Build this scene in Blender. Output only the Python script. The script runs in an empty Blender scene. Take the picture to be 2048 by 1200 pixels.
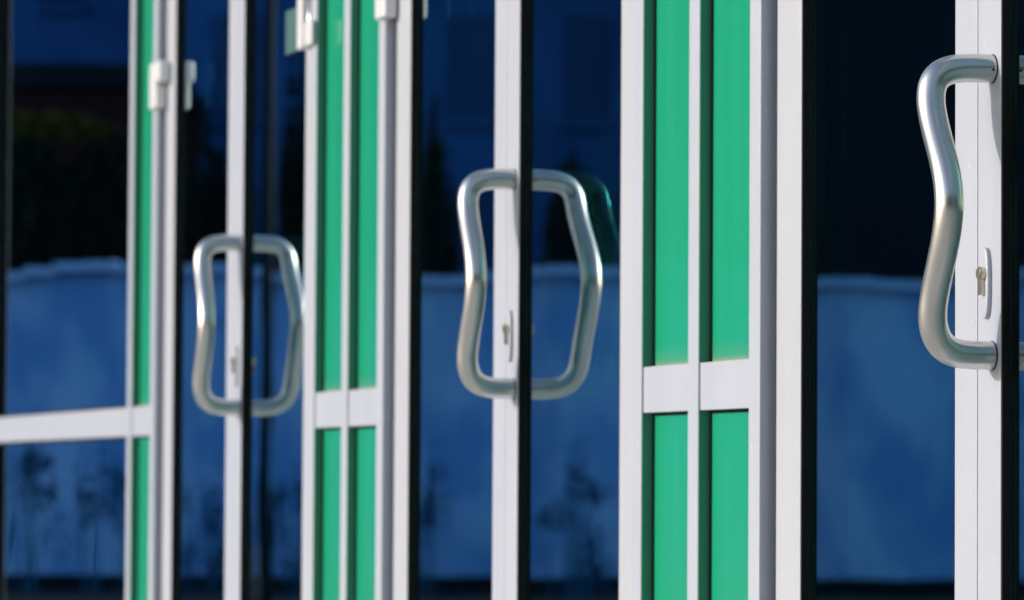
import bpy, bmesh, math, random
from mathutils import Vector, Matrix
random.seed(7)
scene = bpy.context.scene
COL = scene.collection

# ------------------------------------------------------------------ camera
PHI, PIT, ROL = math.radians(16.8994), math.radians(2.5099), math.radians(0.3364)
cd = bpy.data.cameras.new('camera')
cam = bpy.data.objects.new('camera', cd); COL.objects.link(cam)
v = Vector((-math.cos(PHI)*math.cos(PIT), math.sin(PHI)*math.cos(PIT), math.sin(PIT)))
r = Vector((math.sin(PHI), math.cos(PHI), 0)); u = r.cross(v)
r2 = r*math.cos(ROL) + u*math.sin(ROL); u2 = u*math.cos(ROL) - r*math.sin(ROL)
m = Matrix((( r2.x, u2.x, -v.x, 4.798), (r2.y, u2.y, -v.y, -2.0544), (r2.z, u2.z, -v.z, 0.7138), (0,0,0,1)))
cam.matrix_world = m
cd.sensor_width = 36; cd.lens = 8464.76/2048*36
cd.clip_start = 0.1; cd.clip_end = 3000
cd.dof.use_dof = True; cd.dof.focus_distance = 5.3; cd.dof.aperture_fstop = 7.6
scene.camera = cam

# ------------------------------------------------------------------ sky and sun
to_sun = Vector((-0.165, -1.0, 0.30)).normalized()
world = bpy.data.worlds.new('World'); scene.world = world; world.use_nodes = True
wn = world.node_tree.nodes; wl = world.node_tree.links
sky = wn.new('ShaderNodeTexSky'); sky.sky_type = 'NISHITA'; sky.sun_disc = False
sky.sun_elevation = math.asin(to_sun.z); sky.sun_rotation = math.atan2(to_sun.x, to_sun.y)
sky.air_density = 1.0; sky.dust_density = 1.9; sky.ozone_density = 1.6
wn['Background'].inputs['Strength'].default_value = 0.15
wl.new(sky.outputs[0], wn['Background'].inputs[0])
sd = bpy.data.lights.new('sun', 'SUN'); sd.energy = 2.2; sd.angle = math.radians(0.5); sd.color = (1.0, 0.98, 0.955)
sun = bpy.data.objects.new('sun', sd); COL.objects.link(sun)
sun.rotation_euler = (-to_sun).to_track_quat('-Z', 'Y').to_euler(); sun.location = to_sun*50
scene.view_settings.view_transform = 'Standard'; scene.view_settings.look = 'None'
scene.view_settings.exposure = 0.47; scene.view_settings.gamma = 1.0
scene.view_settings.use_curve_mapping = False
scene.cycles.max_bounces = 10; scene.cycles.transparent_max_bounces = 16; scene.cycles.glossy_bounces = 6

# ------------------------------------------------------------------ materials
def new_mat(name):
    mt = bpy.data.materials.new(name); mt.use_nodes = True
    nt = mt.node_tree; b = nt.nodes['Principled BSDF']
    return mt, nt, b
def N(nt, t, **kw):
    n = nt.nodes.new(t)
    for k, val in kw.items():
        if k in n.inputs: n.inputs[k].default_value = val
        else: setattr(n, k, val)
    return n
def ramp(nt, src, stops):
    cr = nt.nodes.new('ShaderNodeValToRGB'); e = cr.color_ramp.elements
    while len(e) < len(stops): e.new(0.5)
    for el, (p, c) in zip(e, stops): el.position = p; el.color = (*c, 1) if len(c) == 3 else c
    nt.links.new(src, cr.inputs[0]); return cr
def coords(nt, scale=(1,1,1)):
    tc = nt.nodes.new('ShaderNodeNewGeometry'); mp = nt.nodes.new('ShaderNodeMapping')
    mp.inputs['Scale'].default_value = scale
    nt.links.new(tc.outputs['Position'], mp.inputs[0]); return mp.outputs[0]
def mixc(nt, fac, a, b):
    mx = nt.nodes.new('ShaderNodeMix'); mx.data_type = 'RGBA'
    for sock, val in ((mx.inputs[0], fac), (mx.inputs[6], a), (mx.inputs[7], b)):
        if hasattr(val, 'links'): nt.links.new(val, sock)
        elif isinstance(val, tuple): sock.default_value = (*val, 1)
        else: sock.default_value = val
    return mx.outputs[2]
def bump(nt, b, src, strength, dist):
    bp = nt.nodes.new('ShaderNodeBump'); bp.inputs['Strength'].default_value = strength
    bp.inputs['Distance'].default_value = dist
    nt.links.new(src, bp.inputs['Height']); nt.links.new(bp.outputs[0], b.inputs['Normal'])

def paint(name, base, rough, dirt, speck=(0.62,0.62,0.63), fleck=True, grain=0.0002, spec=0.5):
    mt, nt, b = new_mat(name)
    c1 = coords(nt, (6, 6, 1.3)); n1 = N(nt, 'ShaderNodeTexNoise', Scale=3.0, Detail=6.0, Roughness=0.6)
    nt.links.new(c1, n1.inputs['Vector'])
    d = ramp(nt, n1.outputs[0], [(0.35, (0,0,0)), (0.75, (1,1,1))])
    col = mixc(nt, d.outputs[0], base, dirt)
    if fleck:                                   # small chips and scuffs
        c2 = coords(nt, (150, 150, 48)); vo = N(nt, 'ShaderNodeTexVoronoi', Scale=0.55)
        nt.links.new(c2, vo.inputs['Vector'])
        f = ramp(nt, vo.outputs['Distance'], [(0.05, (1,1,1)), (0.11, (0,0,0))])
        c3 = coords(nt, (9, 9, 9)); n3 = N(nt, 'ShaderNodeTexNoise', Scale=2.2, Detail=2.0)
        nt.links.new(c3, n3.inputs['Vector'])
        g = ramp(nt, n3.outputs[0], [(0.52, (0,0,0)), (0.6, (1,1,1))])
        mu = N(nt, 'ShaderNodeMath', operation='MULTIPLY')
        nt.links.new(f.outputs[0], mu.inputs[0]); nt.links.new(g.outputs[0], mu.inputs[1])
        col = mixc(nt, mu.outputs[0], col, speck)
    nt.links.new(col, b.inputs['Base Color'])
    b.inputs['Roughness'].default_value = rough; b.inputs['Specular IOR Level'].default_value = spec
    n4 = N(nt, 'ShaderNodeTexNoise', Scale=900.0, Detail=2.0)
    nt.links.new(coords(nt), n4.inputs['Vector']); bump(nt, b, n4.outputs[0], 0.25, grain)
    return mt

WHITE = paint('white_powder_coat', (0.378, 0.402, 0.468), 0.38, (0.352, 0.375, 0.432))
CREAM = paint('warm_white_powder_coat', (0.400, 0.418, 0.462), 0.36, (0.376, 0.391, 0.43))
RUBBER = paint('black_rubber', (0.003, 0.003, 0.0034), 0.6, (0.005, 0.005, 0.0047), fleck=False, spec=0.12)
REVEAL = paint('green_reveal_coat', (0.045, 0.235, 0.15), 0.5, (0.04, 0.21, 0.13), fleck=False)
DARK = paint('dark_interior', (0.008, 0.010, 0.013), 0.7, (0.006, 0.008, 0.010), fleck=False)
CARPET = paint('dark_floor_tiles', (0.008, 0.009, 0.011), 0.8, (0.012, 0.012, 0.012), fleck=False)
RENDERW = paint('pale_render', (0.42, 0.41, 0.40), 0.85, (0.36, 0.35, 0.33), fleck=False, grain=0.002)

INK0 = paint('dark_glazing_stand_in', (0.012, 0.02, 0.022), 0.5, (0.010, 0.016, 0.018), fleck=False)
def green_panel():
    mt, nt, b = new_mat('green_enamel_panel')
    n1 = N(nt, 'ShaderNodeTexNoise', Scale=2.0, Detail=5.0)
    nt.links.new(coords(nt, (14, 14, 0.8)), n1.inputs['Vector'])
    n2 = N(nt, 'ShaderNodeTexNoise', Scale=40.0, Detail=4.0)
    nt.links.new(coords(nt), n2.inputs['Vector'])
    d = ramp(nt, n1.outputs[0], [(0.3, (0.003,0.268,0.140)), (0.7, (0.006,0.290,0.160))])  # faint vertical streaks of reflection put into the green
    d2 = ramp(nt, n2.outputs[0], [(0.35, (0,0,0)), (0.8, (0.10,0.10,0.10))])
    col = mixc(nt, d2.outputs[0], d.outputs[0], (0.06, 0.27, 0.18))
    # dust settled along the lower edge of each panel (object space: origin at the panel's foot)
    tc = nt.nodes.new('ShaderNodeTexCoord'); sp = nt.nodes.new('ShaderNodeSeparateXYZ')
    nt.links.new(tc.outputs['Object'], sp.inputs[0])
    e = ramp(nt, sp.outputs[2], [(0.0, (0.8,)*3), (0.0025, (0.55,)*3), (0.006, (0.12,)*3), (0.03, (0,)*3)])
    col = mixc(nt, e.outputs[0], col, (0.33, 0.31, 0.20))
    nt.links.new(col, b.inputs['Base Color'])
    b.inputs['Roughness'].default_value = 0.28
    b.inputs['Coat Weight'].default_value = 0.5; b.inputs['Coat Roughness'].default_value = 0.03
    n3 = N(nt, 'ShaderNodeTexNoise', Scale=500.0); nt.links.new(coords(nt), n3.inputs['Vector'])
    bump(nt, b, n3.outputs[0], 0.15, 0.0002)
    return mt
GREEN = green_panel()

def glass(name, tint, r0, wav, pw_=2.28):
    mt = bpy.data.materials.new(name); mt.use_nodes = True; nt = mt.node_tree
    nt.nodes.remove(nt.nodes['Principled BSDF']); out = nt.nodes['Material Output']
    lw = N(nt, 'ShaderNodeLayerWeight', Blend=0.5)
    pw = N(nt, 'ShaderNodeMath', operation='POWER'); pw.inputs[1].default_value = pw_
    nt.links.new(lw.outputs['Facing'], pw.inputs[0])
    ma = N(nt, 'ShaderNodeMath', operation='MULTIPLY_ADD'); ma.inputs[1].default_value = 1-r0; ma.inputs[2].default_value = r0
    nt.links.new(pw.outputs[0], ma.inputs[0])
    gl = N(nt, 'ShaderNodeBsdfGlossy', Roughness=0.0); gl.inputs['Color'].default_value = (0.84, 0.92, 1.0, 1)
    tr = nt.nodes.new('ShaderNodeBsdfTransparent'); tr.inputs[0].default_value = (*tint, 1)
    ns = N(nt, 'ShaderNodeTexNoise', Scale=1.0, Detail=1.0)
    nt.links.new(coords(nt, (4, 4, 2.6)), ns.inputs['Vector'])
    bp = nt.nodes.new('ShaderNodeBump'); bp.inputs['Strength'].default_value = 1.0; bp.inputs['Distance'].default_value = wav
    nt.links.new(ns.outputs[0], bp.inputs['Height']); nt.links.new(bp.outputs[0], gl.inputs['Normal'])
    mx = nt.nodes.new('ShaderNodeMixShader')
    nt.links.new(ma.outputs[0], mx.inputs[0]); nt.links.new(tr.outputs[0], mx.inputs[1]); nt.links.new(gl.outputs[0], mx.inputs[2])
    nt.links.new(mx.outputs[0], out.inputs[0])
    return mt
GLASS = glass('tinted_outer_glass', (0.56, 0.95, 0.91), 0.09, 0.00024)
GLASS2 = glass('inner_glass', (0.16, 0.24, 0.25), 0.08, 0.00012, 1.6)

def metal(name, col, rough, dots=True):
    mt, nt, b = new_mat(name)
    b.inputs['Metallic'].default_value = 1.0
    n1 = N(nt, 'ShaderNodeTexNoise', Scale=35.0, Detail=6.0); nt.links.new(coords(nt), n1.inputs['Vector'])
    rr = ramp(nt, n1.outputs[0], [(0.3, (rough-0.03,)*3), (0.7, (rough+0.05,)*3)])
    nt.links.new(rr.outputs[0], b.inputs['Roughness'])
    c = col
    if dots:
        vo = N(nt, 'ShaderNodeTexVoronoi', Scale=70.0); nt.links.new(coords(nt), vo.inputs['Vector'])
        f = ramp(nt, vo.outputs['Distance'], [(0.05, (1,1,1)), (0.085, (0,0,0))])
        n3 = N(nt, 'ShaderNodeTexNoise', Scale=18.0); nt.links.new(coords(nt), n3.inputs['Vector'])
        g = ramp(nt, n3.outputs[0], [(0.56, (0,0,0)), (0.62, (0.8,0.8,0.8))])
        mu = N(nt, 'ShaderNodeMath', operation='MULTIPLY'); nt.links.new(f.outputs[0], mu.inputs[0]); nt.links.new(g.outputs[0], mu.inputs[1])
        c = mixc(nt, mu.outputs[0], col, (0.25, 0.24, 0.22))
        nt.links.new(c, b.inputs['Base Color'])
    else: b.inputs['Base Color'].default_value = (*col, 1)
    n2 = N(nt, 'ShaderNodeTexNoise', Scale=1400.0); nt.links.new(coords(nt), n2.inputs['Vector'])
    bump(nt, b, n2.outputs[0], 0.12, 0.0002)
    return mt
SATIN = metal('satin_aluminium', (0.57, 0.56, 0.545), 0.18)
nt = SATIN.node_tree; pb = nt.nodes['Principled BSDF']          # broad anodised haze over the tighter satin sheen
hz = nt.nodes.new('ShaderNodeBsdfPrincipled'); hz.inputs['Metallic'].default_value = 1.0; hz.inputs['Roughness'].default_value = 0.40
hz.inputs['Base Color'].default_value = (0.64, 0.63, 0.615, 1)
mxs = nt.nodes.new('ShaderNodeMixShader'); mxs.inputs[0].default_value = 0.38
nt.links.new(pb.outputs[0], mxs.inputs[1]); nt.links.new(hz.outputs[0], mxs.inputs[2]); nt.links.new(mxs.outputs[0], nt.nodes['Material Output'].inputs[0])
NICKEL = metal('aged_nickel', (0.62, 0.56, 0.44), 0.28, False)
STEEL = paint('white_hinge_caps', (0.60, 0.605, 0.62), 0.30, (0.55, 0.555, 0.565), fleck=False)

def ground_mat(name, a, b_, sc, rough=0.9, stretch=(1,1,1), stops=(0.3, 0.7)):
    mt, nt, b = new_mat(name)
    n = N(nt, 'ShaderNodeTexNoise', Scale=sc, Detail=8.0); nt.links.new(coords(nt, stretch), n.inputs['Vector'])
    c = ramp(nt, n.outputs[0], [(stops[0], a), (stops[1], b_)]); nt.links.new(c.outputs[0], b.inputs['Base Color'])
    b.inputs['Roughness'].default_value = rough; b.inputs['Specular IOR Level'].default_value = 0.1; bump(nt, b, n.outputs[0], 0.4, 0.01)
    return mt
PAVE = ground_mat('pale_concrete_paving', (0.51,0.475,0.435), (0.61,0.575,0.535), 5.0)
ASPH = ground_mat('asphalt', (0.04,0.04,0.042), (0.062,0.06,0.06), 8.0)
BLUEW = ground_mat('mottled_blue_sheet', (0.12,0.35,0.82), (0.27,0.55,0.99), 1.3, 0.6, (1.6, 1.6, 1.0), (0.38, 0.6))
NAVY = ground_mat('navy_cladding', (0.010,0.085,0.27), (0.022,0.135,0.42), 0.9, 0.5)
INK = ground_mat('ink_dark_cladding', (0.0010,0.010,0.018), (0.0018,0.016,0.029), 0.5, 0.6)
BRICK = ground_mat('dark_red_brick', (0.022,0.009,0.013), (0.034,0.014,0.016), 1.5)
LEAF = ground_mat('dark_evergreen_foliage', (0.004,0.013,0.012), (0.010,0.026,0.018), 6.0)
OLIVE = ground_mat('olive_shoots', (0.06,0.065,0.012), (0.09,0.09,0.02), 6.0)
BARK = ground_mat('dark_bark', (0.03,0.025,0.02), (0.05,0.04,0.032), 12.0)
PANEW = ground_mat('dark_window_glass', (0.006,0.052,0.17), (0.009,0.07,0.22), 2.0, 0.3)
CAPB = ground_mat('pale_blue_capping', (0.28,0.54,0.98), (0.32,0.58,0.99), 2.0, 0.6)
SHRUB = ground_mat('blue_grey_shrub_leaves', (0.012,0.085,0.19), (0.03,0.15,0.30), 6.0)
STICK = paint('pale_teal_film', (0.042, 0.115, 0.107), 0.5, (0.036, 0.10, 0.095), fleck=False)

# ------------------------------------------------------------------ mesh helpers
def link(name, me, mat, parent=None, loc=(0,0,0)):
    o = bpy.data.objects.new(name, me); COL.objects.link(o)
    if mat and not me.materials: me.materials.append(mat)
    o.location = loc
    if parent: o.parent = parent
    return o
def bm_box(bm, x0, x1, y0, y1, z0, z1):
    vs = [bm.verts.new(p) for p in ((x0,y0,z0),(x1,y0,z0),(x1,y1,z0),(x0,y1,z0),(x0,y0,z1),(x1,y0,z1),(x1,y1,z1),(x0,y1,z1))]
    for f in ((0,3,2,1),(4,5,6,7),(0,1,5,4),(1,2,6,5),(2,3,7,6),(3,0,4,7)): bm.faces.new([vs[i] for i in f])
def finish(name, bm, mat, parent, loc=(0,0,0), smooth=False):
    bm.normal_update()
    me = bpy.data.meshes.new(name); bm.to_mesh(me); bm.free()
    if smooth:
        for p in me.polygons: p.use_smooth = True
    return link(name, me, mat, parent, loc)
def box(name, b, mat, parent=None, bev=0.0, loc=(0,0,0), seg=2):
    bm = bmesh.new(); bm_box(bm, *b)
    if bev: bmesh.ops.bevel(bm, geom=bm.edges[:], offset=bev, segments=seg, affect='EDGES', profile=0.5)
    return finish(name, bm, mat, parent, loc)
def thing(name, label, cat, loc, group=None):
    o = bpy.data.objects.new(name, None); COL.objects.link(o); o.location = loc; o.empty_display_size = 0.1
    o['label'] = label; o['category'] = cat
    if group: o['group'] = group
    return o
def tag(o, label, cat, group=None):
    o['label'] = label; o['category'] = cat
    if group: o['group'] = group
    return o
def sweep(name, path, rad, mat, parent, seg=36):
    """tube of constant radius along a smooth path, capped"""
    bm = bmesh.new(); rings = []; n = len(path)
    t0 = (path[1]-path[0]).normalized(); nrm = t0.orthogonal().normalized()
    prev = t0
    for i, p in enumerate(path):
        t = (path[min(i+1,n-1)] - path[max(i-1,0)]).normalized()
        q = prev.rotation_difference(t); nrm = (q @ nrm).normalized(); prev = t
        bi = t.cross(nrm)
        rings.append([bm.verts.new(p + (nrm*math.cos(a)+bi*math.sin(a))*rad) for a in (2*math.pi*k/seg for k in range(seg))])
    for a, b in zip(rings, rings[1:]):
        for k in range(seg): bm.faces.new((a[k], a[(k+1)%seg], b[(k+1)%seg], b[k]))
    bm.faces.new(list(reversed(rings[0]))); bm.faces.new(rings[-1])
    return finish(name, bm, mat, parent, smooth=True)
def catmull(pts, sub):
    out = []; P = [pts[0]*2-pts[1]] + pts + [pts[-1]*2-pts[-2]]
    for i in range(1, len(P)-2):
        a, b, c, d = P[i-1:i+3]
        for k in range(sub):
            t = k/sub
            out.append(0.5*((2*b)+(c-a)*t+(2*a-5*b+4*c-d)*t*t+(3*b-a-3*c+d)*t**3))
    out.append(pts[-1]); return out
def cyl(bm, c, axis, rad, h, seg=24, rad2=None):
    q = Vector((0,0,1)).rotation_difference(Vector(axis).normalized()).to_matrix().to_4x4()
    bmesh.ops.create_cone(bm, cap_ends=True, segments=seg, radius1=rad, radius2=rad if rad2 is None else rad2, depth=h,
                          matrix=Matrix.Translation(Vector(c)) @ q)

# ------------------------------------------------------------------ ground, building shell
g = box('ground', (-400, 400, -400, 400, -0.5, -0.12), ASPH); g['kind'] = 'structure'
pv = box('pavement', (-14, 30, -26, 0.1, -0.4, 0.0), PAVE, bev=0.01); pv['kind'] = 'structure'

H = 2.45           # height of the glazed front
bld = thing('entrance_building', 'dark hall seen through the tinted glass behind the doors', 'building', (-3, 0.1, 0))
def bpart(name, x0, x1, y0, y1, z0, z1, mat, bev=0):
    return box(name, (x0+3, x1+3, y0-0.1, y1-0.1, z0, z1), mat, bld, bev)
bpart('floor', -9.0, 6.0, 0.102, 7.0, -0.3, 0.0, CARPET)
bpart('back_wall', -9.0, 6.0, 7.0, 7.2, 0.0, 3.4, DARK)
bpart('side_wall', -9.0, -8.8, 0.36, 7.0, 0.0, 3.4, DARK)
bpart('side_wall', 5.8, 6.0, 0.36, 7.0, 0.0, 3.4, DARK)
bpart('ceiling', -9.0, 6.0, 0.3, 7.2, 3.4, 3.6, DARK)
bpart('fascia', -9.0, 6.0, -0.016, 0.3, H, 3.9, RENDERW, 0.004)
bpart('wall', 0.768, 6.0, -0.016, 0.35, 0.0, H-0.003, INK0, 0.004)  # unseen; stands in for further dark glazing, darkened for the handle reflections
bpart('wall', -9.0, -7.018, -0.016, 0.35, 0.0, H-0.003, RENDERW, 0.004)

# ------------------------------------------------------------------ panel bays
YF, YT, YP = -0.018, -0.0145, 0.001      # post fronts, transom fronts, panel fronts
ZT0, ZT1 = 0.824, 0.893                  # transom
def panel_cell(par, x0, x1, ox):
    """one column of green panels between two uprights: reveals, gaskets, transom, upper and lower panel"""
    box('transom', (x0+0.0006-ox, x1-0.0006-ox, YT, 0.06, ZT0, ZT1), WHITE, par, 0.0012)
    for z0, z1 in ((0.10, ZT0), (ZT1, H-0.08)):
        pan = box('green_panel', (x0+0.004-ox, x1-0.004-ox, YP, YP+0.03, 0.0, z1-z0-0.001), GREEN, par, loc=(0,0,z0+0.0005))
        for s, xa in ((1, x0), (-1, x1)):
            a, b = sorted((xa+s*0.0002, xa+s*0.0022))
            box('reveal', (a-ox, b-ox, YF+0.0012, YP-0.001, z0+0.001, z1-0.001), REVEAL, par)
            a, b = sorted((xa+s*0.0024, xa+s*0.0095))
            box('gasket', (a-ox, b-ox, YP-0.0022, YP-0.0002, z0+0.001, z1-0.001), RUBBER, pan, loc=(0,0,-z0-0.0005))
        a, b = z1-0.0045, z1-0.0006
        box('gasket', (x0+0.014-ox, x1-0.014-ox, YP-0.0022, YP-0.0002, a, b), RUBBER, pan, loc=(0,0,-z0-0.0005))
    box('sill_rail', (x0+0.0006-ox, x1-0.0006-ox, YT, 0.06, 0.0, 0.0995), WHITE, par, 0.0012)
    box('head_rail', (x0+0.0006-ox, x1-0.0006-ox, YT, 0.06, H-0.0795, H-0.004), WHITE, par, 0.0012)
def upright(par, name, x0, x1, ox):
    return box(name, (x0-ox, x1-ox, YF, 0.075, 0.0, H-0.002), WHITE, par, 0.0014)
def panel_bay(xc, label):
    par = thing('panel_bay', label, 'wall panel', (xc, 0, 0), 'green panel bays between the doors')
    L, R = xc-0.28, xc+0.28
    upright(par, 'post', L+0.001, L+0.046, xc); upright(par, 'mullion', xc-0.022, xc+0.022, xc); upright(par, 'post', R-0.045, R-0.001, xc)
    panel_cell(par, L+0.046, xc-0.022, xc); panel_cell(par, xc+0.022, R-0.045, xc)
    return par
panel_bay(-1.0, 'green panel bay in white frames between the two nearest double doors, in sharp focus')
panel_bay(-3.0, 'blurred green panel bay in white frames between the middle and the farthest doors')

def pane_set(par, x0, x1, z0, z1, ox, yg=0.012):
    """double glazing: outer and inner sheet with a spacer bar round the edge"""
    o = box('glass_pane', (x0-ox, x1-ox, yg, yg+0.0008, z0, z1), GLASS, par)
    i = box('inner_pane', (x0-ox, x1-ox, yg+0.022, yg+0.0228, z0, z1), GLASS2, par)
    bm = bmesh.new(); w = 0.014; ya, yb = yg+0.003, yg+0.0205
    bm_box(bm, x0-ox, x0+w-ox, ya, yb, z0, z1); bm_box(bm, x1-w-ox, x1-ox, ya, yb, z0, z1)
    bm_box(bm, x0+w-ox, x1-w-ox, ya, yb, z0, z0+w); bm_box(bm, x0+w-ox, x1-w-ox, ya, yb, z1-w, z1)
    finish('spacer_bar', bm, RUBBER, o)
    return o
def gasket_ring(par, x0, x1, z0, z1, ox, ya, yb, w=0.004):
    for b in ((x0, x0+w, z0, z1), (x1-w, x1, z0, z1), (x0+w, x1-w, z0, z0+w), (x0+w, x1-w, z1-w, z1)):
        box('gasket', (b[0]-ox, b[1]-ox, ya, yb, b[2], b[3]), RUBBER, par)

wb = thing('window_bay', 'wide tinted window with white transom and one narrow green column, far left', 'window', (-5.85, 0, 0))
ox = -5.85
upright(wb, 'post', -4.766, -4.721, ox); upright(wb, 'mullion', -5.026, -4.982, ox); upright(wb, 'post', -7.015, -6.97, ox)
panel_cell(wb, -4.982, -4.766, ox)
box('transom', (-6.9694-ox, -5.0266-ox, YT, 0.06, ZT0, ZT1), WHITE, wb, 0.0012)
box('sill_rail', (-6.9694-ox, -5.0266-ox, YT, 0.06, 0.0, 0.0995), WHITE, wb, 0.0012)
box('head_rail', (-6.9694-ox, -5.0266-ox, YT, 0.06, H-0.0795, H-0.004), WHITE, wb, 0.0012)
for z0, z1 in ((0.10, ZT0), (ZT1, H-0.08)):
    pane_set(wb, -6.9695, -5.0265, z0, z1, ox)
    gasket_ring(wb, -6.9695, -5.0265, z0, z1, ox, YF+0.002, 0.0115)

# ------------------------------------------------------------------ doors
HP = [(0.138-0.0225*k, 0.5*(1+math.cos(math.pi*min(1.0, abs(0.138-0.0225*k-0.004)/0.147)))) for k in range(13)]
def handle_path():
    pts = [Vector((0, 0.0004, 0.175)), Vector((0, -0.018, 0.175)), Vector((0, -0.036, 0.1745)), Vector((0, -0.058, 0.172)), Vector((0, -0.077, 0.161))]
    for dz, a in HP:
        lo = min(1.0, max(0.0, -dz/0.13)); lo = lo*lo*(3-2*lo)        # the lower half leans a little further out
        pts.append(Vector((0.0745*a + 0.016*lo, -0.0822-0.0055*a-0.004*lo, dz)))
    pts += [Vector((0.0125, -0.0780, -0.1585)), Vector((0.0080, -0.059, -0.1715)), Vector((0.0030, -0.037, -0.1745)), Vector((0, -0.018, -0.175)), Vector((0, 0.0004, -0.175))]
    P = catmull(pts, 8)
    for it in range(34):                       # relax the interior, keep the two straight ends
        Q = P[:]
        for i in range(10, len(P)-10): Q[i] = P[i]*0.5 + (P[i-1]+P[i+1])*0.25
        P = Q
    return P

def make_leaf(side, seam_x, label, group, active):
    """side -1: left leaf, hinged on its left; +1: right leaf. Origin at the foot of the meeting edge."""
    s = side; ld = 0.703
    par = thing('door_leaf', label, 'door', (seam_x, 0, 0), group)
    zb, zt = 0.012, H-0.03
    def X(a, b): return sorted((s*a, s*b))
    x0, x1 = X(0.0012, 0.0708); box('stile', (x0, x1, 0.0, 0.06, zb, zt), WHITE, par, 0.0012)
    x0, x1 = X(0.609, ld); box('stile', (x0, x1, 0.0, 0.06, zb, zt), CREAM, par, 0.0012)
    x0, x1 = X(0.0714, 0.6084)
    box('rail', (x0, x1, 0.0005, 0.06, zb, 0.13), WHITE, par, 0.0012); box('rail', (x0, x1, 0.0005, 0.06, zt-0.1, zt), WHITE, par, 0.0012)
    pane = pane_set(par, x0, x1, 0.1302, zt-0.1002, 0)
    gasket_ring(par, x0, x1, 0.1302, zt-0.1002, 0, 0.0012, 0.0116, 0.0035)
    # brush seal behind the joint with the frame and behind the meeting joint
    x0, x1 = X(ld+0.0005, ld+0.0165); box('edge_seal', (x0, x1, 0.006, 0.05, zb, zt), RUBBER, par)
    if s < 0: box('meeting_seal', (-0.001, 0.001, 0.006, 0.05, zb, zt), RUBBER, par)
    # hinges
    for zc in ((0.30, 1.629, 2.20)):
        hg = thing_part('hinge', par, (s*(ld+0.002), 0, zc)); make_hinge(hg, s)
    if active: make_handle(par)
    return par, pane
def thing_part(name, par, loc):
    o = bpy.data.objects.new(name, None); COL.objects.link(o); o.parent = par; o.location = loc; o.empty_display_size = 0.05
    return o
HME = {}
def make_hinge(hg, s):
    """two overlapping halves: upper one fixed to the leaf, lower one to the post; round-cornered pressed blocks"""
    key = s
    if key not in HME:
        out = []
        def blk(x0, x1, y0, y1, z0, z1, bev):
            bm = bmesh.new(); bm_box(bm, *sorted((s*x0, s*x1)), y0, y1, z0, z1)
            bmesh.ops.bevel(bm, geom=bm.edges[:], offset=bev, segments=3, affect='EDGES', profile=0.5)
            bm.normal_update(); me = bpy.data.meshes.new('hinge_block'); bm.to_mesh(me); bm.free(); me.materials.append(STEEL); return me
        if s < 0:
            out.append(('post_plate', blk(-0.010, 0.049, -0.030, -0.0184, -0.055, 0.051, 0.0045)))
            out.append(('leaf_plate', blk(-0.054, -0.0105, -0.031, -0.0002, 0.0016, 0.051, 0.0085)))
            out.append(('knuckle', blk(-0.0145, 0.0135, -0.028, -0.003, -0.0555, -0.0005, 0.004)))
        else:
            out.append(('leaf_plate', blk(-0.056, -0.016, -0.030, -0.0002, -0.053, 0.055, 0.0045)))
            out.append(('post_plate', blk(0.002, 0.060, -0.031, -0.0184, -0.053, -0.0016, 0.0075)))
        bm = bmesh.new(); cyl(bm, (0, -0.016, -0.001), (0,0,1), 0.0055, 0.112, 20)
        me = bpy.data.meshes.new('hinge_pin'); bm.to_mesh(me); bm.free(); me.materials.append(SATIN)
        for p in me.polygons: p.use_smooth = len(p.vertices) == 4
        out.append(('pin', me)); HME[key] = out
    for nm, me in HME[key]: link(nm, me, None, hg)

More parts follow.
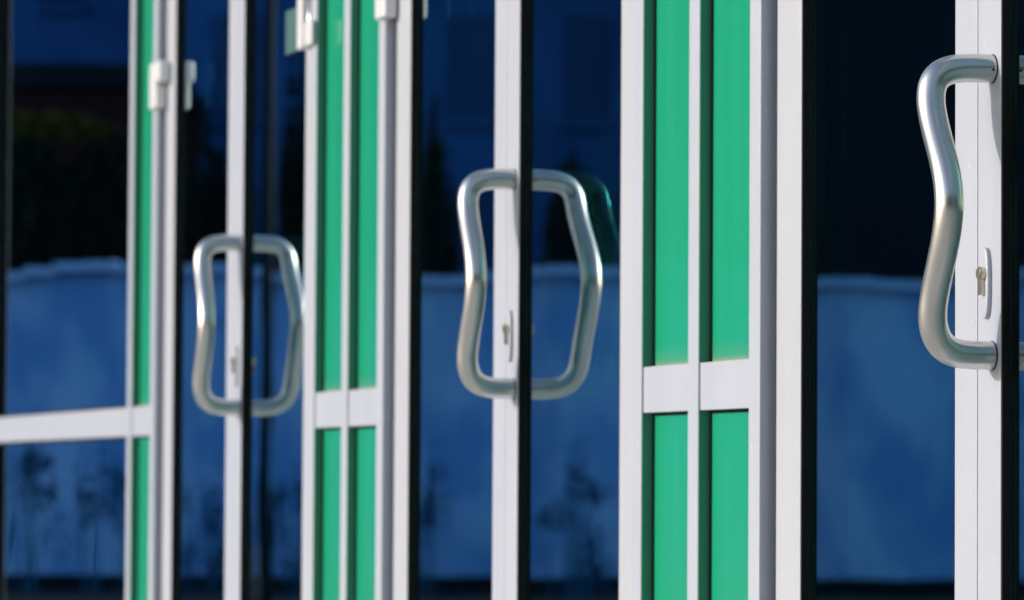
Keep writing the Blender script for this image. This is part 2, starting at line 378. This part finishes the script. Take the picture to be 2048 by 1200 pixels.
def make_handle(par):
    hx, hz = 0.0457, 1.05
    h = sweep('pull_handle', handle_path(), 0.0175, SATIN, par); h.location = (hx, 0, hz)
    for sg in (1, -1):
        bm = bmesh.new(); cyl(bm, (0, -0.0009, sg*0.175), (0,1,0), 0.0179, 0.0014, 36); finish('foot_gasket', bm, RUBBER, h)
    bm = bmesh.new(); cyl(bm, (0.0172, -0.006, 0.172), (1,0,0.0), 0.0016, 0.0012, 12); finish('grub_screw', bm, RUBBER, h)
    # oval lock cover with a profile cylinder
    def oval(hw, hh, y, n=40, p=2.6):
        return [Vector((hw*math.copysign(abs(math.cos(t))**(2/p), math.cos(t)), y, hh*math.copysign(abs(math.sin(t))**(2/p), math.sin(t)))) for t in (2*math.pi*k/n for k in range(n))]
    bm = bmesh.new(); rings = []
    for hw, hh, y in ((0.0125, 0.0435, -0.0002), (0.0125, 0.0435, -0.0042), (0.0119, 0.0429, -0.0056), (0.0100, 0.0410, -0.0064)):
        rings.append([bm.verts.new(q) for q in oval(hw, hh, y)])
    for a, b in zip(rings, rings[1:]):
        for k in range(40): bm.faces.new((a[k], a[(k+1)%40], b[(k+1)%40], b[k]))
    bm.faces.new(rings[-1]); bm.faces.new(list(reversed(rings[0])))
    bmesh.ops.recalc_face_normals(bm, faces=bm.faces[:])
    esc = finish('lock_cover', bm, WHITE, par, (0.0325, 0, 0.9637))
    bm = bmesh.new(); pts = []
    for k in range(17):
        t = math.radians(-62 + 304*k/16); pts.append((0.0086*math.cos(t), 0.0086*math.sin(t)))
    pts += [(-0.0049, -0.0235), (-0.0030, -0.0262), (0.0030, -0.0262), (0.0049, -0.0235)]
    f0 = [bm.verts.new((a, -0.0060, b)) for a, b in pts]; f1 = [bm.verts.new((a, -0.0118, b)) for a, b in pts]
    n = len(pts)
    for k in range(n): bm.faces.new((f0[k], f0[(k+1)%n], f1[(k+1)%n], f1[k]))
    bm.faces.new(f1); bmesh.ops.recalc_face_normals(bm, faces=bm.faces[:])
    cy = finish('key_cylinder', bm, NICKEL, esc, (0.001, 0, 0.0115))
    bm = bmesh.new(); cyl(bm, (0, -0.0126, 0.0), (0,1,0), 0.0066, 0.0022, 24, 0.0058)
    bm_box(bm, -0.0006, 0.0006, -0.0139, -0.0134, -0.004, 0.004)
    finish('key_plug', bm, NICKEL, esc, (0.001, 0, 0.0115))

grpL, grpR = 'left leaves of the double doors', 'right leaves of the double doors with bent pull handles'
make_leaf(-1, 0.0, 'nearest left door leaf, wide dark blue pane right of the sharp green panels', grpL, False)
make_leaf(1, 0.0, 'right door leaf at the right picture edge with the largest bent pull handle and lock', grpR, True)
make_leaf(-1, -2.0, 'left glass door leaf of the middle double door, without handle', grpL, False)
make_leaf(1, -2.0, 'right door leaf of the middle double door, its bent pull handle mirrored in the glass', grpR, True)
make_leaf(-1, -4.0, 'left glass door leaf of the farthest double door, hinge showing at its top left', grpL, False)
lf, pane = make_leaf(1, -4.0, 'right leaf of the farthest door with smallest pull handle and teal sticker', grpR, True)
box('sticker', (0.392, 0.592, 0.0113, 0.0118, 1.592, 1.681), STICK, lf)

# ------------------------------------------------------------------ what the glass mirrors (stands out in the yard, left of the camera's view)
A = Vector((-0.9568, -0.2907, 0)); B = Vector((0.2907, -0.9568, 0))      # yard axes: away from the doors / across
def Y(d, w, z=0.0): return Vector((4.798, 2.078, 0)) + A*d + B*w + Vector((0,0,z))
YR = math.atan2(B.y, B.x)
# long blue fence of folded sheet
bm = bmesh.new(); pts = []
n = 110
for k in range(n+1):
    w = -13 + 26*k/n; pts.append((w, 0.0 if k % 2 else 0.015))
def fpt(w, d, z): return (w, d, z)
for (w0, d0), (w1, d1) in zip(pts, pts[1:]):
    ht = 2.42 + 0.05*math.sin(w0*1.7+0.4) + 0.02*math.sin(w0*5.3+1)
    q = [(w0,d0,0),(w1,d1,0),(w1,d1,ht),(w0,d0,ht)]
    vs = [bm.verts.new(p) for p in q]; bm.faces.new(vs)
    vs2 = [bm.verts.new((a, b-0.03, c)) for a, b, c in q]; bm.faces.new(list(reversed(vs2)))
    bm.faces.new((vs[3], vs[2], vs2[2], vs2[3]))
cb = bmesh.new()
for (w0, d0), (w1, d1) in zip(pts, pts[1:]):
    ht = 2.42 + 0.05*math.sin(w0*1.7+0.4) + 0.02*math.sin(w0*5.3+1)
    bm_box(cb, w0+0.001, w1-0.001, -0.04, 0.13, ht+0.002, ht+0.07)
fence = thing('boundary_fence', 'long mottled blue fence mirrored low in the door glass', 'fence', Y(32.8, 0, -0.12))
fence.rotation_euler.z = YR
finish('sheeting', bm, BLUEW, fence)
finish('capping', cb, CAPB, fence)
box('base_kerb', (-13, 13, 0.12, 0.35, 0.0, 0.13), INK, fence, 0.01)

def block(name, label, d, w0, w1, h, mat, depth=8, rot=0.0):
    t = thing(name, label, 'building', Y(d, (w0+w1)/2, -0.12)); t.rotation_euler.z = YR + rot
    hw = (w1-w0)/2
    box('wall', (-hw, hw, -depth, 0, 0, h), mat, t, 0.02)
    box('roof_edge', (-hw-0.1, hw+0.1, -depth-0.1, 0.1, h+0.003, h+0.25), INK, t, 0.02)
    if mat is INK: return t, hw
    nx = max(2, int(2*hw/1.05)); pit = 2*hw/nx
    for i in range(nx):
        for j in range(int((h-2.9)/1.9)):
            x0 = -hw + (i+0.5)*pit; z0 = 2.9 + 1.9*j
            wd = box('window', (x0-0.27, x0+0.27, 0.004, 0.05, z0, z0+1.15), PANEW, t)
            box('sill', (x0-0.31, x0+0.31, 0.004, 0.10, z0-0.07, z0-0.004), mat, wd)
    return t, hw
block('office_block', 'dark navy building mirrored above the fence in the middle door glass', 46, -3.6, 1.4, 11, NAVY)
block('warehouse', 'near black building mirrored in the upper half of the nearest door glass', 44, 1.8, 14, 12, INK)
block('apartment_block', 'blue grey building mirrored at the top of the far left window', 52, -14, -3.9, 14, NAVY)
block('brick_house', 'low dark red brick house mirrored in the upper part of the far left window', 42, -9, -3.45, 4.75, BRICK, 5)
dk = thing('unseen_dark_block', 'unseen dark block added behind the camera, mirrored in the handles', 'building', (17, -6, -0.12))  # block added out of view to darken handle reflections and side fill
GWALL = ground_mat('dark_block_coat', (0.004,0.007,0.007), (0.007,0.011,0.010), 0.6)
box('wall', (0, 12, -12, 16, 0, 6.5), GWALL, dk, 0.03); box('roof_edge', (-0.15, 12.15, -12.15, 16.15, 6.504, 6.8), ASPH, dk, 0.02)
def crown_bm(c, rad, n, size, rnd, shell=0.35):
    bm = bmesh.new()
    for k in range(n):
        while True:
            p = Vector((rnd.uniform(-1,1), rnd.uniform(-1,1), rnd.uniform(-1,1)))
            if shell < p.length < 1.0: break
        p = p * (0.86 + 0.2*math.sin(5*p.x+3*p.z)*math.cos(4*p.y))
        q = Vector((p.x*rad[0], p.y*rad[1], p.z*rad[2])) + Vector(c)
        e1 = Vector((rnd.gauss(0,1), rnd.gauss(0,1), rnd.gauss(0,1))).normalized(); e2 = e1.orthogonal().normalized()
        sz = size*rnd.uniform(0.6, 1.4)
        bm.faces.new([bm.verts.new(q+e1*sz), bm.verts.new(q+e2*sz*0.45), bm.verts.new(q-e1*sz), bm.verts.new(q-e2*sz*0.45)])
    return bm
def trunk_bm(h, r0, r1, limbs, rnd, spread):
    bm = bmesh.new(); cyl(bm, (0,0,h/2), (0,0,1), r0, h, 10, r1)
    for k in range(limbs):
        a = 2*math.pi*k/limbs + rnd.uniform(-.3,.3); d = Vector((math.cos(a)*spread, math.sin(a)*spread, 0.9*spread))
        b0 = Vector((0,0,h*rnd.uniform(0.7,0.97))); cyl(bm, b0+d/2, d, r1*0.55, d.length, 6, r1*0.2)
    return bm
def plant(name, label, cat, d, w, ztop, halfw, zbot, seed, mat=LEAF, n=1800, size=0.05, group=None, halfd=None):
    rnd = random.Random(seed); base = -0.12
    t = thing(name, label, cat, Y(d, w, base), group); t.rotation_euler.z = YR
    hh = (ztop-zbot)/2
    finish('crown' if cat == 'tree' else 'foliage', crown_bm((0,0,zbot+hh-base), (halfw, halfd or halfw, hh), n, size, rnd), mat, t)
    th = zbot+hh-base
    finish('trunk' if cat == 'tree' else 'stem', trunk_bm(th, 0.06 if cat == 'tree' else 0.025, 0.035 if cat == 'tree' else 0.014, 5, rnd, min(halfw, hh)*0.7), BARK, t)
    return t
plant('round_tree', 'small dark round headed tree mirrored behind the middle pull handle', 'tree', 36.5, 0.57, 3.62, 0.40, 1.7, 1, n=2600)
plant('slim_tree', 'slim dark evergreen mirrored at the left of the middle left door pane', 'tree', 36.5, -0.66, 4.1, 0.19, 1.2, 2, n=2200)
plant('conifer', 'tall black green conifer mirrored in the farthest left door pane', 'tree', 37, -2.65, 4.0, 0.42, 0.9, 3, n=3200)
plant('conifer', 'dark conifer mirrored beside the teal sticker in the farthest right door pane', 'tree', 37, -1.86, 4.7, 0.22, 0.9, 8, n=2400)
rnd = random.Random(4); hb = bmesh.new()
for k in range(9000):
    q = Vector((rnd.uniform(-1.45,1.45), rnd.uniform(-0.35,0.35), 0)); q.z = rnd.uniform(0, 3.7+0.12*math.sin(q.x*7)+0.08*math.sin(q.x*17))
    e1 = Vector((rnd.gauss(0,1), rnd.gauss(0,1), rnd.gauss(0,1))).normalized(); e2 = e1.orthogonal().normalized(); sz = 0.075*rnd.uniform(0.6,1.4)
    hb.faces.new([hb.verts.new(q+e1*sz), hb.verts.new(q+e2*sz*0.5), hb.verts.new(q-e1*sz), hb.verts.new(q-e2*sz*0.5)])
hd = thing('garden_hedge', 'dense dark hedge with olive tips mirrored in the far left window', 'hedge', Y(36, -4.45, -0.12)); hd.rotation_euler.z = YR
finish('foliage', hb, LEAF, hd)
finish('tips', crown_bm((0,0,3.86), (1.4,0.3,0.2), 1100, 0.05, random.Random(9), 0.0), OLIVE, hd)
for k, (d, w, zt, hw, zb, n, lab) in enumerate((
    (31.6, -3.60, 0.92, 0.17, 0.50, 260, 'small dark shrub mirrored low at the left of the far left window'),
    (31.3, -3.05, 1.02, 0.36, 0.42, 520, 'wide dark shrub mirrored low at the right of the far left window'),
    (31.8, -2.30, 0.66, 0.26, -0.1, 420, 'dark shrub mirrored low in the farthest left door pane'),
    (31.2, -1.52, 0.80, 0.20, -0.1, 420, 'dark shrub mirrored low beside the green panels in the farthest right door pane'),
    (31.7, -0.60, 0.70, 0.13, 0.0, 330, 'dark shrub mirrored low in the middle left door pane'),
    (31.5, 0.52, 0.88, 0.10, 0.45, 150, 'loose high shrub mirrored under the middle pull handle reflection'),
    (31.1, 0.44, 0.50, 0.21, -0.1, 380, 'low spreading shrub mirrored at the foot of the middle right door pane'))):
    rnd = random.Random(40+k); t = thing('yard_shrub', lab, 'shrub', Y(d, w, -0.12), 'shrubs along the blue fence'); t.rotation_euler.z = YR
    bm = bmesh.new(); z0, z1 = zb+0.12, zt+0.12
    for c in range(3 + int(hw*22)):            # ragged clumps of leaves
        cx = rnd.uniform(-hw, hw); cz = z0 + (z1-z0)*rnd.random()**0.7; rx = rnd.uniform(0.025, 0.075); rz = rnd.uniform(0.03, 0.13)
        for j in range(int(n/(3+hw*22))):
            q = Vector((cx+rnd.gauss(0, rx), rnd.gauss(0, 0.08), max(0.02, cz+rnd.gauss(0, rz))))
            e1 = Vector((rnd.gauss(0,1), rnd.gauss(0,1), rnd.gauss(0,2))).normalized(); e2 = e1.orthogonal().normalized(); sz = 0.035*rnd.uniform(0.5, 1.4)
            bm.faces.new([bm.verts.new(q+e1*sz), bm.verts.new(q+e2*sz*0.4), bm.verts.new(q-e1*sz), bm.verts.new(q-e2*sz*0.4)])
    finish('foliage', bm, SHRUB, t)
    bm = bmesh.new()                           # arching stems from the root
    for c in range(5 + int(hw*20)):
        x1 = rnd.uniform(-hw, hw); h = z1*rnd.uniform(0.5, 1.0); x0 = x1*0.7
        cyl(bm, ((x0+x1)/2, rnd.uniform(-0.05, 0.05), h/2), (x1-x0, 0, h), 0.007, h, 5, 0.003)
    finish('stem', bm, SHRUB, t)
lp = thing('lamp_post', 'thin dark lamp post mirrored in the farthest right door pane', 'lamp post', Y(22, -1.28, 0.0))
bm = bmesh.new(); cyl(bm, (0,0,2.6), (0,0,1), 0.034, 5.0, 16, 0.026); finish('pole', bm, INK, lp, smooth=True)
bm = bmesh.new(); cyl(bm, (0,0,0.05), (0,0,1), 0.05, 0.1, 16, 0.045); finish('base', bm, INK, lp)
box('bright_streak_strip', (-0.012, 0.012, 0.032, 0.038, 0.12, 0.40), SATIN, lp, 0.002)  # satin strip added to give a bright streak low on the post
bm = bmesh.new(); cyl(bm, (0.25,0,5.12), (1,0,0.1), 0.02, 0.56, 10); finish('arm', bm, INK, lp)
box('lamp_head', (0.45, 0.85, -0.09, 0.09, 5.09, 5.19), INK, lp, 0.02)
